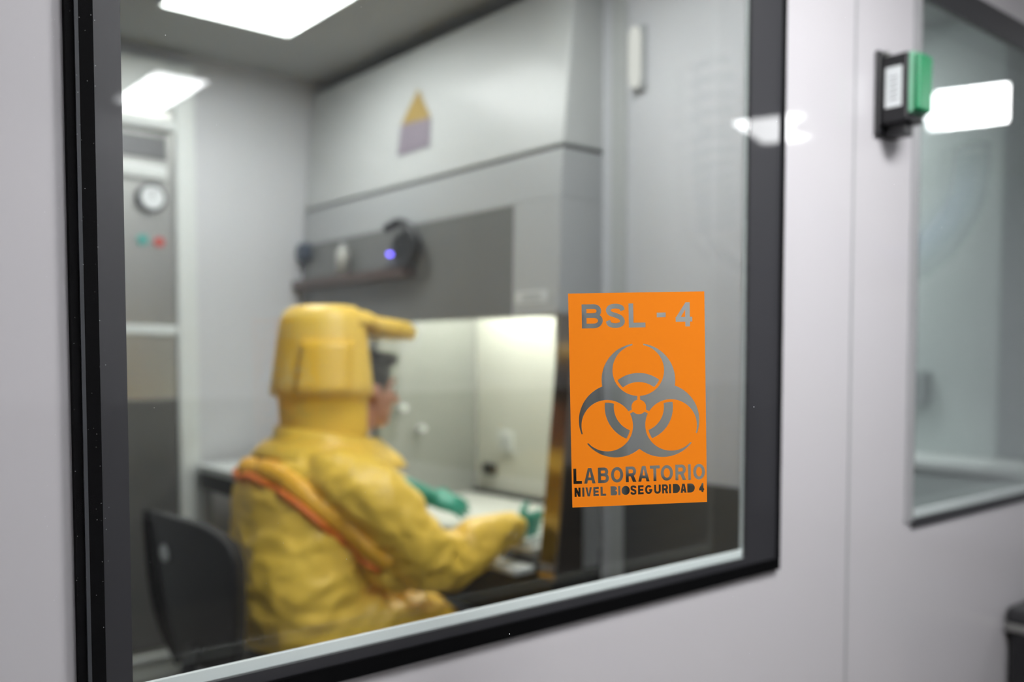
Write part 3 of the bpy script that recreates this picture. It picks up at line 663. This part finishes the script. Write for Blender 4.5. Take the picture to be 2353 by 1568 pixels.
# work chamber
bm = BM()
box(bm, 2.55, 2.57, 1.08, 2.22, 0.70, 1.80)
box(bm, 2.02, 2.57, 1.08, 1.10, 0.70, 1.80)
box(bm, 2.09, 2.57, 1.08, 2.22, 1.78, 1.80)
obj('chamber_liner', bm, 'liner', bc)
obj('chamber_side', boxm(2.0, 2.57, 2.20, 2.22, 0.70, 1.80), 'side_grey', bc)
bm = BM(); box(bm, 1.93, 2.55, 1.10, 2.20, 0.715, 0.742)
obj('work_surface', bm, 'liner', bc, bevel=0.003)
bm = BM(); box(bm, 2.52, 2.5495, 1.10, 2.20, 0.742, 0.760)
for k in range(36):
    box(bm, 2.5195, 2.52, 1.11 + 0.03 * k, 1.125 + 0.03 * k, 0.744, 0.757)
obj('rear_grille', bm, 'dark', bc)
bm = BM(); box(bm, 1.90, 1.93, 1.06, 2.20, 0.69, 0.71)
obj('front_grille', bm, 'dark', bc)
bm = BM(); box(bm, 1.815, 1.90, 1.06, 2.74, 0.675, 0.695)
obj('armrest', bm, 'white', bc, bevel=0.006)
bm = BM(); prism(bm, [(1.905, 0.66), (1.995, 1.492), (2.03, 1.492), (2.03, 0.66)], 0.975, 1.055)
obj('side_post', bm, 'post', bc, bevel=0.004)
bm = BM(); prism(bm, [(1.905, 0.66), (1.995, 1.492), (2.03, 1.492), (2.03, 0.66)], 2.20, 2.79)
obj('front_plate', bm, 'hood_grey', bc, bevel=0.004)
bm = BM(); prism(bm, [(2.03, 0.66), (2.03, 1.492), (2.17, 1.492), (2.17, 0.66)], 1.044, 1.08)
obj('side_panel', bm, 'hood_grey', bc)
bm = BM(); prism(bm, [(1.942, 0.96), (1.997, 1.495), (2.003, 1.495), (1.948, 0.96)], 1.056, 2.199)
obj('sash', bm, 'sash', bc)
bm = BM(); cyl(bm, (2.36, 1.16, 1.72), (2.36, 2.14, 1.72), 0.016, n=12)
obj('fluorescent_tube', bm, 'tube', bc)
for (y, z, h, m) in ((1.985, 0.985, 0.045, 'label'), (2.10, 0.853, 0.026, 'dark')):
    bm = BM(); box(bm, 2.535, 2.55, y - 0.045, y + 0.045, z - h, z + h)
    s = obj('socket', bm, m, bc, bevel=0.004, label='white socket' if m == 'label' else 'black socket')
    bm = BM(); cyl(bm, (2.531, y, z), (2.535, y, z), 0.018, n=16)
    obj('socket_face', bm, 'hood_grey' if m == 'label' else 'blackp', s)
for (x, z) in ((2.13, 1.139), (2.225, 1.047)):
    bm = BM(); cyl(bm, (x, 2.18, z), (x, 2.20, z), 0.008, n=16); cyl(bm, (x, 2.15, z), (x, 2.18, z), 0.014, n=20)
    obj('gas_tap', bm, 'dial', bc, bevel=0.003)
bm = BM(); box(bm, 1.97, 2.64, 1.06, 2.78, 0.46, 0.705)
obj('base_cabinet', bm, 'dark', bc, bevel=0.004)
for x, y in ((2.02, 1.11), (2.02, 2.72), (2.58, 1.11), (2.58, 2.72)):
    bm = BM(); box(bm, x - 0.03, x + 0.03, y - 0.03, y + 0.03, 0, 0.46)
    obj('leg', bm, 'dark', bc)

# cloudy bottles on the reflection rail
def bottle(y, h, r, label):
    t = thing('bottle', label, 'bottle', (1.958, y, 1.70), 'bottles on the cabinet rail')
    bm = BM()
    prof = [(0, 0), (r, 0), (r, h * 0.68), (r * 0.85, h * 0.78), (r * 0.4, h * 0.86), (r * 0.4, h * 0.9), (0, h * 0.9)]
    n = 20
    rings = [[bm.verts.new((1.958 + pr * cos(2 * pi * k / n), y + pr * sin(2 * pi * k / n), 1.7005 + pz)) for k in range(n)] for pr, pz in prof[1:-1]]
    for a, b in zip(rings, rings[1:]):
        for k in range(n):
            bm.faces.new((a[k], a[(k + 1) % n], b[(k + 1) % n], b[k]))
    bm.faces.new(rings[0][::-1]); bm.faces.new(rings[-1])
    obj('bottle_body', bm, 'bottle', t, smooth=True)
    bm = BM(); cyl(bm, (1.958, y, 1.7005 + h * 0.88), (1.958, y, 1.7005 + h), r * 0.48, n=16)
    obj('cap', bm, 'hood_grey', t)
bottle(2.36, 0.135, 0.027, 'pale cloudy bottle with grey cap before the dark cabinet panel')

# white tray lying in front of the gloved hand
t = thing('tray', 'shallow white tray on the work surface under the gloved right hand', 'tray', (2.0, 1.2, 0.742))
bm = BM()
box(bm, 1.945, 2.10, 1.13, 1.34, 0.7425, 0.747)
for a in ((1.945, 1.95, 1.13, 1.34), (2.095, 2.10, 1.13, 1.34), (1.95, 2.095, 1.13, 1.135), (1.95, 2.095, 1.335, 1.34)):
    box(bm, *a, 0.747, 0.757)
obj('tray_base', bm, 'white', t)

# ------------------------------------------------------------ steel pass-through door on the rear wall
d1 = thing('autoclave', 'steel autoclave door with round gauge in a white frame', 'autoclave', (1.15, LABY, 0))
yb = LABY - 0.016
bm = BM(); ring(bm, 0.70, 1.475, 0.101, 2.56, 0.085, 0.085, 0.02, 0.20, yb - 0.05, yb)
obj('door_frame', bm, 'white', d1, bevel=0.012)
obj('front_panel', boxm(0.785, 1.39, yb - 0.03, yb, 0.121, 2.36), 'steel', d1)
bm = BM(); prism(bm, [(0.79, 2.325), (1.385, 2.325), (1.385, 2.275), (0.79, 2.275)], yb - 0.075, yb - 0.03, 'y')
obj('top_rail', bm, 'white', d1, bevel=0.012)
bm = BM(); prism(bm, [(0.82, 2.255), (1.36, 2.255), (1.36, 2.16), (0.82, 2.16)], yb - 0.04, yb - 0.03, 'y')
obj('view_slot', bm, 'dado', d1, bevel=0.008)
bm = BM(); prism(bm, [(0.82, 2.135), (1.355, 2.135), (1.355, 2.075), (0.82, 2.075)], yb - 0.055, yb - 0.03, 'y')
obj('grip_bar', bm, 'white', d1, bevel=0.012)
bm = BM(); cyl(bm, (1.29, yb - 0.06, 2.0), (1.29, yb - 0.03, 2.0), 0.060, n=32)
g = obj('gauge', bm, 'dark', d1, bevel=0.004)
bm = BM(); cyl(bm, (1.29, yb - 0.064, 2.0), (1.29, yb - 0.060, 2.0), 0.046, n=32)
obj('dial', bm, 'dial', g)
bm = BM(); box(bm, 1.288, 1.292, yb - 0.066, yb - 0.064, 2.0, 2.035)
obj('needle', bm, 'black', g)
bm = BM(); cyl(bm, (1.255, yb - 0.045, 1.83), (1.255, yb - 0.03, 1.83), 0.022, n=20)
obj('button', bm, 'teal', d1, label='teal push button')
bm = BM(); cyl(bm, (1.322, yb - 0.045, 1.825), (1.322, yb - 0.03, 1.825), 0.020, n=20)
obj('button', bm, 'red', d1, label='red push button')
bm = BM(); box(bm, 0.79, 1.388, yb - 0.045, yb - 0.03, 1.445, 1.485)
obj('cross_rail', bm, 'spacer', d1, bevel=0.006)
bm = BM(); box(bm, 0.79, 1.388, yb - 0.04, yb - 0.03, 0.14, 1.18)
obj('lower_panel', bm, 'dado', d1, bevel=0.006)

# ------------------------------------------------------------ bench behind the worker
t = thing('lab_bench', 'white topped lab bench by the rear wall behind the worker', 'bench', (1.7, 2.5, 0))
obj('bench_top', boxm(1.445, 1.79, 2.30, 2.71, 0.875, 0.905), 'white', t, bevel=0.004)
obj('apron', boxm(1.46, 1.78, 2.32, 2.70, 0.80, 0.875), 'dark', t)
for x, y in ((1.48, 2.34), (1.76, 2.34), (1.48, 2.68), (1.76, 2.68)):
    obj('leg', boxm(x - 0.018, x + 0.018, y - 0.018, y + 0.018, 0, 0.80), 'hood_grey', t)

# ------------------------------------------------------------ glowing strip standing in for a light reflection on the right lab wall
t = thing('reflection_strip', 'slim upright white reflection strip high on the right lab wall', 'reflection strip', (LABX, 0.86, 2.28))
obj('strip_plate', boxm(LABX - 0.012, LABX, 0.855, 0.905, 2.185, 2.385), 'hood_grey', t)
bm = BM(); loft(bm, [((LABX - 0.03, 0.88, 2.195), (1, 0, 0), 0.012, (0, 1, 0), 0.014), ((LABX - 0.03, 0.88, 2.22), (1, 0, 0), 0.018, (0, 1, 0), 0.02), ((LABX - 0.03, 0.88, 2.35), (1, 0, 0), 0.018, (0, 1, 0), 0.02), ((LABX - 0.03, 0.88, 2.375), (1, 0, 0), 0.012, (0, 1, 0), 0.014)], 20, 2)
obj('strip_glow', bm, emit('strip glow', (1, 0.98, 0.92, 1), 0.9), t, smooth=True)

# ------------------------------------------------------------ second room
t = thing('side_bench', 'pale bench along the wall of the second room', 'bench', (3.4, 1.2, 0))
obj('bench_top', boxm(3.25, 3.547, 0.11, 2.6, 0.95, 0.98), 'white', t, bevel=0.004)
obj('bench_front', boxm(3.28, 3.54, 0.13, 2.58, 0.10, 0.95), 'room2', t)
obj('plinth', boxm(3.31, 3.53, 0.15, 2.56, 0, 0.10), 'room2_grey', t)
struct(obj('door_1', boxm(3.525, 3.55, 0.12, 0.34, 0.985, CEIL - 0.02), 'room2_grey'), 'grey upright panel at the far edge of the second room', 'panel')
o = obj('control_box', boxm(3.50, 3.55, 0.60, 0.74, 1.16, 1.30), 'room2_grey', bevel=0.006)
tag(o, 'grey wall box seen through the right-hand window', 'control box')

# ------------------------------------------------------------ office chair
CH = Vector((1.18, 1.48, 0))
cn = Vector((0.37, 0.10, 0)).normalized()      # facing
cs = Vector((-cn.y, cn.x, 0))                   # its left
BC = Vector((0.952, 1.425, 0))                  # middle of the back's rear face
ch = thing('office_chair', 'black plastic office chair the person in yellow sits on', 'chair', (1.18, 1.48, 0))
# backrest: curved shell with rounded corners
def back_shell(off, thick, keys):
    bm = BM()
    front, rear = [], []
    for z, a, b in keys:
        fr, rr = [], []
        for i in range(13):
            u = a + (b - a) * i / 12
            bow = 0.5 * (u * u)
            rk = -0.10 * (z - 0.5)
            p = BC + cs * u + cn * (off + bow + rk) + Vector((0, 0, z))
            fr.append(bm.verts.new(p + cn * thick))
            rr.append(bm.verts.new(p))
        front.append(fr); rear.append(rr)
    for G, flip in ((front, False), (rear, True)):
        for a, b in zip(G, G[1:]):
            for i in range(12):
                q = (a[i], a[i + 1], b[i + 1], b[i])
                bm.faces.new(q[::-1] if flip else q)
    def side(A, B):
        for i in range(len(A) - 1):
            bm.faces.new((A[i], A[i + 1], B[i + 1], B[i]))
    side(front[0], rear[0]); side(front[-1], rear[-1])
    side([r[0] for r in front], [r[0] for r in rear]); side([r[-1] for r in front], [r[-1] for r in rear])
    return bm
keys = [(0.485, -0.08, 0.06), (0.495, -0.125, 0.10), (0.53, -0.15, 0.135), (0.60, -0.165, 0.155), (0.70, -0.18, 0.17), (0.80, -0.188, 0.182), (0.85, -0.172, 0.188), (0.88, -0.13, 0.190), (0.897, -0.07, 0.19), (0.905, 0.03, 0.188), (0.912, 0.13, 0.18)]
obj('back_shell', back_shell(0.0, 0.018, keys), 'blackp', ch, smooth=True)
obj('back_cushion', back_shell(0.018, 0.03, [(z * 0.97 + 0.02, a * 0.93, b * 0.93) for z, a, b in keys]), 'dark', ch, smooth=True)
bm = BM(); tube(bm, catmull([BC + cs * 0.188 + cn * (-0.02) + Vector((0, 0, 0.91)), BC + cs * 0.186 - cn * 0.012 + Vector((0, 0, 0.75)), BC + cs * 0.165 + cn * 0.0 + Vector((0, 0, 0.60)), BC + cs * 0.10 + cn * 0.02 + Vector((0, 0, 0.47))], 6), 0.016, 10)
obj('back_edge', bm, 'black', ch, smooth=True)
bm = BM(); ell(bm, BC + cs * 0.10 - cn * 0.02 + Vector((0, 0, 0.80)), (0.02, 0.02, 0.028))
obj('highlight_knob', bm, 'hood_grey', ch, smooth=True)  # pale grey knob gives the chair back its bright highlight by colour
bm = BM()
loft(bm, [(CH + Vector((0, 0, 0.365)), cn, 0.20, cs, 0.20), (CH + Vector((0, 0, 0.38)), cn, 0.225, cs, 0.225), (CH + Vector((0, 0, 0.41)), cn, 0.225, cs, 0.225), (CH + Vector((0, 0, 0.422)), cn, 0.20, cs, 0.20)], 32, 3.2)
obj('seat', bm, 'dark', ch, smooth=True)
bm = BM(); tube(bm, catmull([BC + cn * 0.01 + Vector((0, 0, 0.56)), BC + cn * -0.025 + Vector((0, 0, 0.47)), BC + cn * 0.05 + Vector((0, 0, 0.355)), CH + Vector((0, 0, 0.355))], 6), 0.022, 10)
obj('back_support', bm, 'blackp', ch, smooth=True)
bm = BM(); cyl(bm, CH + Vector((0, 0, 0.08)), CH + Vector((0, 0, 0.368)), 0.026)
obj('gas_column', bm, 'steel', ch, smooth=True)
for k in range(5):
    a = 2 * pi * k / 5 + 0.3
    dv = Vector((cos(a), sin(a), 0))
    bm = BM(); limb(bm, [CH + Vector((0, 0, 0.095)), CH + dv * 0.14 + Vector((0, 0, 0.085)), CH + dv * 0.27 + Vector((0, 0, 0.07))], [0.026, 0.022, 0.016])
    lg = obj('leg', bm, 'blackp', ch, smooth=True)
    bm = BM(); s_ = Vector((-dv.y, dv.x, 0)); c_ = CH + dv * 0.27 + Vector((0, 0, 0.027))
    cyl(bm, c_ - s_ * 0.02, c_ + s_ * 0.02, 0.027)
    obj('caster', bm, 'black', lg, smooth=True)

# ------------------------------------------------------------ person in a yellow protective suit
pe = thing('person', 'person in yellow hooded protective suit seated working at the lit cabinet', 'person', (1.3, 1.5, 0))
HC = Vector((1.553, 1.5, 1.25))
# body inside the suit: head with face, neck and trunk, one surface
bm = BM()
ell(bm, HC + Vector((-0.012, 0, 0.03)), (0.098, 0.076, 0.095))
ell(bm, HC + Vector((0.022, 0, -0.045)), (0.068, 0.060, 0.082))
ell(bm, HC + Vector((0.050, 0, -0.100)), (0.034, 0.034, 0.026))
limb(bm, [HC + Vector((0.080, 0, 0.018)), HC + Vector((0.093, 0, -0.012)), HC + Vector((0.112, 0, -0.038))], [0.010, 0.012, 0.015])
for s in (-1, 1):
    ell(bm, HC + Vector((0.093, s * 0.012, -0.040)), (0.012, 0.009, 0.009), sub=2)
    ell(bm, HC + Vector((0.072, s * 0.032, 0.026)), (0.020, 0.026, 0.010), sub=2)
    ell(bm, HC + Vector((0.055, s * 0.042, -0.030)), (0.026, 0.020, 0.022), sub=2)
    ell(bm, HC + Vector((-0.008, s * 0.078, -0.008)), (0.020, 0.010, 0.032), Matrix.Rotation(R(-12), 3, 'Y'), sub=2)
ell(bm, HC + Vector((0.083, 0, -0.066)), (0.012, 0.024, 0.007), sub=2)
ell(bm, HC + Vector((0.080, 0, -0.079)), (0.012, 0.021, 0.008), sub=2)
limb(bm, [HC + Vector((-0.01, 0, -0.06)), (1.49, 1.5, 1.10), (1.44, 1.5, 1.02)], [0.056, 0.054, 0.068])
loft(bm, [((1.27, 1.5, 0.50), (1, 0, 0), 0.12, (0, 1, 0), 0.15), ((1.29, 1.5, 0.7), (1, 0, 0), 0.11, (0, 1, 0), 0.13), ((1.33, 1.5, 0.9), (1, 0, 0), 0.12, (0, 1, 0), 0.16), ((1.40, 1.5, 1.03), (1, 0, 0), 0.08, (0, 1, 0), 0.12)], 24)
obj('body', fuse(bm, 0.006, 3), 'skin', pe, smooth=True)
for s in (-1, 1):
    bm = BM(); ell(bm, HC + Vector((0.0735, s * 0.031, 0.008)), (0.0125, 0.0125, 0.0125), sub=2)
    e_ = obj('eye', bm, 'eye', pe, smooth=True)
    bm = BM(); ell(bm, HC + Vector((0.083, s * 0.031, 0.006)), (0.004, 0.006, 0.006), sub=2)
    obj('iris', bm, 'iris', e_, smooth=True)
bm = BM()
ell(bm, HC + Vector((-0.022, 0, 0.048)), (0.106, 0.086, 0.092))
ell(bm, HC + Vector((0.045, 0, 0.090)), (0.046, 0.066, 0.034), Matrix.Rotation(R(18), 3, 'Y'))
ell(bm, HC + Vector((-0.060, 0, -0.010)), (0.060, 0.076, 0.070))
for k in range(26):
    a = k * 2.4
    q = HC + Vector((0.02 + 0.055 * cos(a), 0.06 * sin(a), 0.112 - 0.012 * (k % 3)))
    limb(bm, [q, q + Vector((0.035, 0.012 * sin(k * 3.1), -0.005))], [0.012, 0.006], 2)
for s in (-1, 1):
    ell(bm, HC + Vector((0.016, s * 0.070, 0.03)), (0.016, 0.012, 0.045), sub=2)
hb = fuse(bm, 0.006, 2)
cut = [v for v in hb.verts if v.co.x > HC.x - 0.06 and v.co.z < HC.z + 0.045 - (HC.x + 0.10 - v.co.x) * 0.75]
bmesh.ops.delete(hb, geom=cut, context='VERTS')
obj('hair', hb, 'hair', pe, smooth=True)

# suit: trunk, sleeves and legs melted into one garment
X, Y, Z = Vector((1, 0, 0)), Vector((0, 1, 0)), Vector((0, 0, 1))
tilt = Vector((1, 0, -0.25)).normalized()
bm = BM()
loft(bm, [((1.29, 1.49, 0.455), X, 0.10, Y, 0.14), ((1.29, 1.49, 0.48), X, 0.165, Y, 0.20), ((1.285, 1.49, 0.56), X, 0.19, Y, 0.225),
          ((1.30, 1.485, 0.68), X, 0.205, Y, 0.235), ((1.32, 1.49, 0.80), X, 0.21, Y, 0.24), ((1.325, 1.50, 0.91), tilt, 0.195, Y, 0.245),
          ((1.355, 1.50, 0.99), tilt, 0.175, Y, 0.235), ((1.385, 1.50, 1.045), tilt, 0.15, Y, 0.185), ((1.41, 1.50, 1.09), tilt, 0.135, Y, 0.14), ((1.42, 1.50, 1.11), tilt, 0.12, Y, 0.12)], 40, 2.2)
arm_r = [(1.345, 1.30, 0.985), (1.42, 1.225, 0.93), (1.50, 1.185, 0.83), (1.575, 1.165, 0.745), (1.665, 1.165, 0.735), (1.78, 1.17, 0.775), (1.895, 1.182, 0.792)]
limb(bm, [(1.38, 1.31, 0.93), (1.45, 1.26, 0.82), (1.50, 1.26, 0.72)], [0.10, 0.10, 0.075])
limb(bm, arm_r, [0.105, 0.110, 0.105, 0.096, 0.088, 0.078, 0.060])
arm_l = [(1.345, 1.70, 0.985), (1.43, 1.80, 0.94), (1.53, 1.84, 0.88), (1.63, 1.80, 0.86), (1.72, 1.72, 0.872), (1.785, 1.665, 0.875)]
limb(bm, arm_l, [0.105, 0.105, 0.095, 0.085, 0.066, 0.055])
for sy in (1.375, 1.625):
    s = 1 if sy > 1.5 else -1
    limb(bm, [(1.30, sy, 0.545), (1.46, sy + s * 0.02, 0.545), (1.60, sy + s * 0.03, 0.525), (1.70, sy + s * 0.03, 0.495)], [0.115, 0.108, 0.096, 0.086])
    limb(bm, [(1.70, sy + s * 0.03, 0.495), (1.715, sy + s * 0.03, 0.36), (1.70, sy + s * 0.03, 0.20), (1.695, sy + s * 0.03, 0.10)], [0.086, 0.080, 0.075, 0.072])
sb = fuse(bm, 0.010, 6)
sb.normal_update()
def fold(p):
    """creases: diagonal pulls on the back, rings at the elbows and waist"""
    a = ridge(Vector((p.x * 5 + p.z * 6, p.y * 5, p.z * 9 - p.x * 4)))
    b = ridge(Vector((p.x * 14, p.y * 12 + 3.1, p.z * 17)))
    c = noise.noise(Vector((p.x * 4, p.y * 4, p.z * 4 + 9)))
    amp = 1.0
    for e in ((1.575, 1.165, 0.76), (1.30, 1.49, 0.60), (1.50, 1.35, 0.55)):
        amp += 1.2 * math.exp(-((p - Vector(e)).length / 0.13) ** 2)
    return (0.010 * (a - 0.5) + 0.008 * (b - 0.5)) * amp + 0.014 * c
for v in sb.verts:
    v.co = v.co + v.normal * fold(v.co)
bmesh.ops.smooth_vert(sb, verts=sb.verts, factor=0.4, use_axis_x=True, use_axis_y=True, use_axis_z=True)
suit_tree = BVHTree.FromBMesh(sb)
obj('suit', sb, 'suit', pe, smooth=True)

# zip flap running over the back from the left shoulder to the right hip, with orange piping
def drape(P, off=0.0):
    out = []
    for p in catmull(P, 10):
        co, nn, _, _ = suit_tree.find_nearest(p)
        out.append((co + nn * off, nn))
    return out
flap_keys = [(1.185, 1.66, 1.03), (1.171, 1.585, 1.004), (1.167, 1.457, 1.012), (1.184, 1.377, 0.997), (1.215, 1.304, 0.957), (1.275, 1.261, 0.893), (1.348, 1.239, 0.824), (1.395, 1.203, 0.768), (1.431, 1.196, 0.742)]
D = drape(flap_keys)
def ribbon(D, wide, thick, shift):
    bm = BM()
    rows = []
    for i, (p, nn) in enumerate(D):
        t_ = (D[min(i + 1, len(D) - 1)][0] - D[max(i - 1, 0)][0]).normalized()
        up = nn.cross(t_).normalized()
        if up.z < 0:
            up = -up
        n = 14
        rows.append([bm.verts.new(p + up * (shift + wide * cos(2 * pi * k / n)) + nn * (thick * sin(2 * pi * k / n))) for k in range(n)])
    for a, b in zip(rows, rows[1:]):
        for k in range(14):
            bm.faces.new((a[k], a[(k + 1) % 14], b[(k + 1) % 14], b[k]))
    bm.faces.new(rows[0][::-1]); bm.faces.new(rows[-1])
    return bm
fl = obj('zip_flap', ribbon(D, 0.030, 0.020, 0.012), 'suit_or', pe, smooth=True, label='orange yellow zip flap across the back')
obj('piping', ribbon(D, 0.012, 0.016, -0.026), 'orange', fl, smooth=True)

# hood: fabric shell open at the front, clear visor, yellow peak
HX, HY = 1.41, 1.5
hz = [(1.06, 0.150, 0.146), (1.13, 0.148, 0.145), (1.20, 0.150, 0.147), (1.232, 0.154, 0.150), (1.238, 0.178, 0.166), (1.27, 0.175, 0.164), (1.34, 0.164, 0.157), (1.41, 0.152, 0.148), (1.465, 0.142, 0.139), (1.495, 0.130, 0.128), (1.512, 0.105, 0.105), (1.518, 0.06, 0.06)]
bm = BM()
rows = []
for z, a, b in hz:
    row = []
    for i in range(41):
        t_ = R(62 + (360 - 124) * i / 40)
        p = Vector((HX + a * cos(t_), HY + b * sin(t_), z))
        wv = 0.0035 * noise.noise(Vector((p.x * 14, p.y * 14, z * 9)))
        row.append(bm.verts.new(p + Vector((cos(t_), sin(t_), 0)) * wv))
    rows.append(row)
for a, b in zip(rows, rows[1:]):
    for i in range(40):
        bm.faces.new((a[i], a[i + 1], b[i + 1], b[i]))
# crown closing over the head
top = bm.verts.new((HX, HY, 1.5195))
for i in range(40):
    bm.faces.new((rows[-1][i], rows[-1][i + 1], top))
for j in range(7, len(rows) - 1):
    pass
hood = obj('hood', bm, 'suit', pe, smooth=True)
so = hood.modifiers.new('thick', 'SOLIDIFY'); so.thickness = 0.006; so.offset = -1
# roof of the hood in front of the open edge, then the peak
bm = BM()
loft(bm, [((1.475, 1.5, 1.452), X, 0.115, Y, 0.138), ((1.475, 1.5, 1.475), X, 0.110, Y, 0.135), ((1.465, 1.5, 1.497), X, 0.075, Y, 0.105), ((1.45, 1.5, 1.51), X, 0.04, Y, 0.06)], 36, 2.2)
obj('hood_crown', bm, 'suit', hood, smooth=True)
bm = BM()
loft(bm, [((1.583, 1.5, 1.424), Vector((1, 0, -0.12)), 0.116, Y, 0.138), ((1.586, 1.5, 1.45), Vector((1, 0, -0.12)), 0.122, Y, 0.144), ((1.58, 1.5, 1.474), Vector((1, 0, -0.12)), 0.108, Y, 0.130)], 36, 2.6)
obj('peak', bm, 'suit', hood, smooth=True)
# patch panel on the near side of the hood
bm = BM()
g2 = []
for j in range(7):
    z = 1.243 + 0.163 * j / 6
    a = 0.178 + (0.154 - 0.178) * (z - 1.238) / 0.172 + 0.006
    row = []
    for i in range(9):
        t_ = R(-150 + 56 * i / 8 + 6 * (j / 6))
        row.append(bm.verts.new((HX + a * cos(t_), HY + (a - 0.006) * sin(t_), z)))
    g2.append(row)
for a, b in zip(g2, g2[1:]):
    for i in range(8):
        bm.faces.new((a[i], a[i + 1], b[i + 1], b[i]))
pt = obj('hood_patch', bm, 'suit2', hood, smooth=True)
so = pt.modifiers.new('thick', 'SOLIDIFY'); so.thickness = 0.007; so.offset = 0
# visor
bm = BM()
rows = []
for j in range(10):
    z = 1.08 + 0.372 * j / 9
    row = []
    for i in range(25):
        t_ = R(-66 + 132 * i / 24)
        a = 0.262 - 0.02 * (1 - j / 9)
        row.append(bm.verts.new((HX + a * cos(t_) * 0.99, HY + 0.158 * sin(t_), z)))
    rows.append(row)
for a, b in zip(rows, rows[1:]):
    for i in range(24):
        bm.faces.new((a[i], a[i + 1], b[i + 1], b[i]))
vz = obj('visor', bm, 'visor', pe, smooth=True, label='clear face visor')
# collar cape joining hood and suit
bm = BM()
rows = []
for z, a, b, dx, ex in ((1.115, 0.156, 0.150, 0.0, 0.01), (1.085, 0.170, 0.160, 0.005, 0.035), (1.055, 0.185, 0.180, 0.0, 0.06), (1.025, 0.205, 0.215, -0.02, 0.085)):
    row = []
    for i in range(48):
        t_ = 2 * pi * i / 48
        ax = a + (ex if cos(t_) > 0 else 0) * max(0, cos(t_)) ** 2
        p = Vector((HX + dx + ax * cos(t_), HY + b * sin(t_), z - 0.03 * cos(t_)))
        p += Vector((cos(t_), sin(t_), 0)) * 0.006 * ridge(Vector((t_ * 2.2, z * 30, 0)))
        row.append(bm.verts.new(p))
    rows.append(row)
for a, b in zip(rows, rows[1:]):
    for i in range(48):
        bm.faces.new((a[i], a[(i + 1) % 48], b[(i + 1) % 48], b[i]))
cl = obj('collar', bm, 'suit', pe, smooth=True)
so = cl.modifiers.new('thick', 'SOLIDIFY'); so.thickness = 0.008; so.offset = 0

# gloves: palm, four fingers and thumb each, with a flared cuff
def glove(wrist, fdir, pdir, side, curl, cuff_len):
    """fdir: along the hand, pdir: out of the palm, side: +1 thumb to the left of fdir seen from the back"""
    f = Vector(fdir).normalized()
    p = (Vector(pdir) - f * Vector(pdir).dot(f)).normalized()
    s = f.cross(p).normalized() * side
    W_ = Vector(wrist)
    bm = BM()
    limb(bm, [W_ - f * cuff_len, W_ - f * cuff_len * 0.4, W_], [0.047, 0.040, 0.032])
    loft(bm, [(W_ - f * 0.01, s, 0.032, p, 0.022), (W_ + f * 0.04, s, 0.042, p, 0.019), (W_ + f * 0.085, s, 0.043, p, 0.016), (W_ + f * 0.098, s, 0.038, p, 0.012)], 24)
    for k, (o_, ln) in enumerate(((0.031, 0.072), (0.011, 0.080), (-0.010, 0.074), (-0.030, 0.058))):
        a = curl * (0.8 + 0.12 * k)
        q0 = W_ + f * (0.088 - 0.004 * abs(k - 1)) + s * o_
        d1_ = (f * cos(a) + p * sin(a) + s * o_ * 2).normalized()
        d2_ = (f * cos(2 * a) + p * sin(2 * a)).normalized()
        d3_ = (f * cos(2.7 * a) + p * sin(2.7 * a)).normalized()
        q1 = q0 + d1_ * ln * 0.45
        q2 = q1 + d2_ * ln * 0.32
        q3 = q2 + d3_ * ln * 0.23
        limb(bm, [q0 - f * 0.012, q1, q2, q3], [0.0105, 0.0098, 0.009, 0.0078], 4)
    t0 = W_ + f * 0.03 + s * 0.032
    t1 = t0 + (f * 0.65 + s * 0.65 + p * 0.35).normalized() * 0.038
    t2 = t1 + (f * 0.9 + s * 0.2 + p * 0.4).normalized() * 0.030
    limb(bm, [t0 - s * 0.012, t0, t1, t2], [0.014, 0.0135, 0.0115, 0.009], 4)
    return fuse(bm, 0.0035, 3)
obj('glove', glove((1.925, 1.185, 0.797), (0.85, 0.10, 0.0), (0.0, 1.0, 0.0), 1, 0.25, 0.03), 'glove', pe, smooth=True, label='green rubber glove on the right hand')
obj('glove', glove((1.875, 1.605, 0.852), (0.75, -0.30, -0.26), (-0.1, 0.75, -0.6), 1, 0.22, 0.10), 'glove', pe, smooth=True, label='green rubber glove on the left hand')
for sy, s in ((1.345, -1), (1.655, 1)):
    bm = BM()
    limb(bm, [(1.69, sy, 0.19), (1.695, sy, 0.08)], [0.060, 0.058])
    limb(bm, [(1.67, sy, 0.052), (1.76, sy + s * 0.01, 0.05), (1.85, sy + s * 0.02, 0.042)], [0.050, 0.048, 0.040])
    bb = fuse(bm, 0.008, 3)
    for v in bb.verts:
        v.co.z = max(v.co.z, 0.002)
    obj('boot', bb, 'boot', pe, smooth=True)
